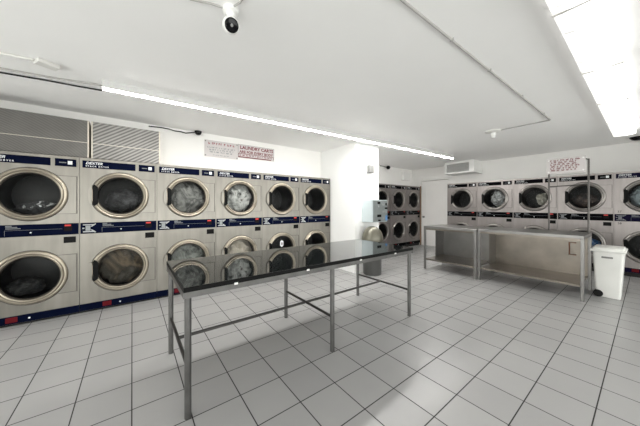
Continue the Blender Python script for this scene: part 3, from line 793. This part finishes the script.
t = copy_tree(SL); t['label'] = 'added short strip light brightening the alcove, unseen behind the white pillar'
del t['group']  # lamp added to brighten the alcove; the pillar hides it
t.location = (4.80, 4.62, CZ - 0.0005); t.rotation_euler = (0, 0, PI / 2); t.scale = (0.52, 1, 1)
posn = ['nearest the camera, out overhead', 'cut by the top photo edge', 'second from the top edge', 'third from the top edge', 'fourth from the top edge', 'at the far end by the black dome camera']
WL = None
pitch = 1.12; xs = [6.56 - pitch * (k + 0.5) for k in range(9)]
def wrap(label):
    t = thing('ceiling_light', label, 'light', group='wide lensed lights in the right ceiling row')
    h = pitch / 2
    bm = BM(); box(bm, -h + 0.001, h - 0.001, -0.118, 0.118, -0.03, 0.0); obj('housing', bm, M['fixture'], t)
    sec = [(-0.122, -0.004), (-0.122, -0.05), (-0.108, -0.068), (-0.04, -0.078), (0.04, -0.078), (0.108, -0.068), (0.122, -0.05), (0.122, -0.004)]
    bm = BM(); hh = h - 0.012; nx = 60
    rows = []
    for i in range(nx + 1):
        dz_ = 0.0016 * (i % 2)
        rows.append([bm.verts.new((-hh + 2 * hh * i / nx, y, z + (dz_ if -0.12 < y < 0.12 else 0))) for y, z in sec])
    for i in range(nx):
        for j in range(len(sec) - 1): bm.faces.new((rows[i][j], rows[i][j + 1], rows[i + 1][j + 1], rows[i + 1][j]))
    bm.faces.new(rows[0]); bm.faces.new(rows[-1][::-1])
    obj('lens', bm, M['lenscover'], t)
    for sx in (-1, 1):
        bm = BM(); box(bm, min(sx * (h - 0.012), sx * (h - 0.001)), max(sx * (h - 0.012), sx * (h - 0.001)), -0.12, 0.12, -0.076, -0.03); obj('end_cap', bm, M['conduit'], t)
    return t
labs = ['far end lensed light of the right ceiling row, near the black dome camera', 'second lensed light from the far end of the right ceiling row',
        'third lensed light from the far end of the right ceiling row', 'fourth lensed light from the far end, with ridged shadows in its lens',
        'nearest visible lensed light of the right ceiling row, cut by the top photo edge']
for i, x in enumerate(xs):
    if i == 0: WL = t = wrap(labs[0])
    else: t = copy_tree(WL)
    t['label'] = labs[min(i, 4)] if i < 5 else 'lensed ceiling light behind the camera, out of view'
    t.location = (x, 0.240, CZ - 0.0005)

# ------------------------------------------------------------------ ceiling clutter
def cable(name, pts, r, m, label, cat, seg=8):
    bm = BM(); tube(bm, pts, r, seg); o = obj(name, bm, m, None, True); return tag(o, label, cat)
zc = CZ - 0.0095
t = thing('ceiling_conduit', 'thin pale conduit running along the ceiling and bending toward the sprinkler', 'conduit', (0, 0, 0))
bm = BM(); tube(bm, [(-1.2, 0.915, zc), (1.32, 0.893, zc), (4.6, 0.851, zc), (4.79, 0.852, zc), (4.815, 0.875, zc), (4.80, 1.47, zc)], 0.0085, 10); obj('pipe', bm, M['conduitg'], t, True)
for x in (1.9, 2.6, 3.5, 4.4):
    y = 0.893 - (x - 1.32) * 0.0128
    bm = BM(); box(bm, x - 0.006, x + 0.006, y - 0.018, y + 0.012, CZ - 0.020, CZ - 0.0005, 0.003); obj('clip', bm, M['conduitg'], t)
t = thing('sprinkler', 'white pendant sprinkler head on round ceiling plate at the conduit end', 'sprinkler', (4.80, 1.56, CZ - 0.0005))
bm = BM(); lathe(bm, [(0, 0), (0.12, 0), (0.115, -0.012), (0.07, -0.03), (0.05, -0.034), (0, -0.034)], seg=32); obj('base_plate', bm, M['conduit'], t, True)
bm = BM(); lathe(bm, [(0.035, -0.034), (0.04, -0.05), (0.03, -0.075), (0.036, -0.10), (0.02, -0.12), (0, -0.122)], seg=24); obj('head', bm, M['whitep'], t, True)
# white eyeball security camera
t = thing('security_camera', 'white round security camera with black lens hanging from the near ceiling', 'camera', (0.50, 1.60, CZ - 0.0005))
bm = BM(); lathe(bm, [(0, 0), (0.05, 0), (0.05, -0.02), (0.03, -0.03), (0.022, -0.05), (0.022, -0.07), (0, -0.07)], seg=28); obj('mount', bm, M['whitep'], t, True)
bm = BM(); bmesh.ops.create_uvsphere(bm, u_segments=32, v_segments=20, radius=0.052)
for v in bm.verts: v.co += Vector((0, 0, -0.10))
obj('shell', bm, M['whitep'], t, True)
dirv = (Vector((0, 0, 1.333)) - Vector((0.50, 1.60, CZ - 0.10))).normalized(); dirv = (dirv + Vector((0.10, 0.0, 0.06))).normalized()
bm = BM(); lathe(bm, [(0.041, 0.0), (0.041, 0.012), (0.034, 0.018), (0.0, 0.021)], seg=28)
q = dirv.to_track_quat('Z', 'Y').to_matrix()
for v in bm.verts: v.co = q @ v.co + Vector((0, 0, -0.10)) + dirv * 0.036
fc = obj('face', bm, M['lens'], t, True)
bm = BM(); lathe(bm, [(0.009, 0.0205), (0.009, 0.023), (0, 0.0235)], seg=14)
for v in bm.verts: v.co = q @ v.co + Vector((0, 0, -0.10)) + dirv * 0.036
obj('lens', bm, M['grey'], fc, True)
cable('camera_cable', [(0.18, 1.66, CZ - .006), (0.28, 1.66, CZ - .006), (0.38, 1.62, CZ - .007), (0.452, 1.605, CZ - .008)], 0.006, M['conduitg'], 'white cable leading left from the white ceiling camera', 'cable')
cable('camera_cable', [(0.49, 1.30, CZ - .006), (0.53, 1.42, CZ - .006), (0.525, 1.50, CZ - .007), (0.505, 1.551, CZ - .008)], 0.006, M['conduitg'], 'white cable leading toward the viewer from the white ceiling camera', 'cable')
# junction box and wiring above the nearest dryers
t = thing('ceiling_junction_box', 'small white junction box on the ceiling at the left photo edge', 'box', (-0.59, 3.155, CZ - 0.0005), 0.5)
bm = BM(); box(bm, -0.07, 0.07, -0.045, 0.045, -0.035, 0.0, 0.006); obj('box', bm, M['conduit'], t)
cable('ceiling_raceway', [(-1.15, 3.20, CZ - .012), (-0.665, 3.135, CZ - .012)], 0.011, M['conduit'], 'pale raceway on the ceiling leading into the small junction box', 'conduit')
cable('power_cable', [(-1.3, 3.66, CZ - .009), (-0.98, 3.63, CZ - .009), (-0.66, 3.58, CZ - .010), (-0.45, 3.565, CZ - .009), (-0.26, 3.54, CZ - .009)], 0.0075, M['rubber'], 'dark cable on the ceiling running into the left strip light', 'cable')
cable('ceiling_raceway', [(-1.3, 3.57, CZ - .012), (-0.62, 3.47, CZ - .012), (-0.25, 3.38, CZ - .012)], 0.010, M['conduitg'], 'pale raceway beside the dark cable leading to the left strip light', 'conduit')
# black dome camera and wiring on the left wall
def dome_cam(name, label, loc, r=0.045):
    t = thing(name, label, 'camera', loc)
    bm = BM(); lathe(bm, [(0, 0), (r * 1.1, 0), (r * 1.1, -0.018), (r * 0.9, -0.022), (0, -0.022)], seg=28); obj('base_plate', bm, M['black'], t, True)
    bm = BM(); lathe(bm, [(r, -0.0225), (r * 0.97, -0.035), (r * 0.75, -0.052), (r * 0.4, -0.063), (0, -0.066)], seg=28); obj('dome', bm, M['lens'], t, True)
    return t
dome_cam('dome_camera', 'black dome camera beside the cable bundle above the third left dryer', (0.88, 4.54, CZ - 0.0005), 0.05)
dome_cam('dome_camera', 'black dome camera on the ceiling at the right photo edge', (7.30, 0.117, CZ - 0.0005), 0.085)
pts = [(0.20, 4.588, 2.545), (0.36, 4.588, 2.555), (0.47, 4.588, 2.55), (0.55, 4.585, 2.535), (0.62, 4.588, 2.54), (0.70, 4.585, 2.528), (0.76, 4.588, 2.545), (0.83, 4.56, 2.556)]
cable('cable_bundle', pts, 0.0085, M['rubber'], 'black cable bundle high on the left wall leading to a dome camera', 'cable')
for p in ((0.56, 4.575, 2.535), (0.64, 4.575, 2.53), (0.72, 4.575, 2.53)): pass
t = thing('bullet_camera', 'small black camera on a thin arm high on the alcove wall', 'camera', (6.38, 4.998, 2.53))
bm = BM(); tube(bm, [(-0.28, -0.008, 0.04), (-0.1, -0.012, 0.03), (0.0, -0.05, 0.0)], 0.010, 8); obj('arm', bm, M['grey'], t, True)
bm = BM(); bmesh.ops.create_uvsphere(bm, u_segments=20, v_segments=14, radius=0.06)
for v in bm.verts: v.co += Vector((0.0, -0.10, 0.0))
obj('head', bm, M['black'], t, True)

# ------------------------------------------------------------------ daylight, camera, view
w = bpy.data.worlds.new('World'); SC.world = w; w.use_nodes = True
w.node_tree.nodes['Background'].inputs[0].default_value = (1.0, 0.975, 0.94, 1)
w.node_tree.nodes['Background'].inputs[1].default_value = 5.2

F, CY, YAW, CH = 248.3, 205.8, math.radians(52.9), 1.333
cam = bpy.data.cameras.new('camera'); co = bpy.data.objects.new('camera', cam); COL.objects.link(co)
cam.sensor_width = 36; cam.sensor_fit = 'HORIZONTAL'; cam.lens = F / 640 * 36
cam.shift_y = -(213 - CY) / 640
cam.clip_start = 0.02
co.location = (0, 0, CH)
co.rotation_euler = (PI / 2, 0, math.atan2(math.sin(YAW), math.cos(YAW)) - PI / 2)
SC.camera = co
vs = SC.view_settings
vs.view_transform = 'Standard'; vs.look = 'None'; vs.gamma = 1.0; vs.use_curve_mapping = False
vs.exposure = 0.3
SC.cycles.sampling_pattern = 'TABULATED_SOBOL'
SC.cycles.diffuse_bounces = 14; SC.cycles.max_bounces = 20; SC.cycles.transparent_max_bounces = 12
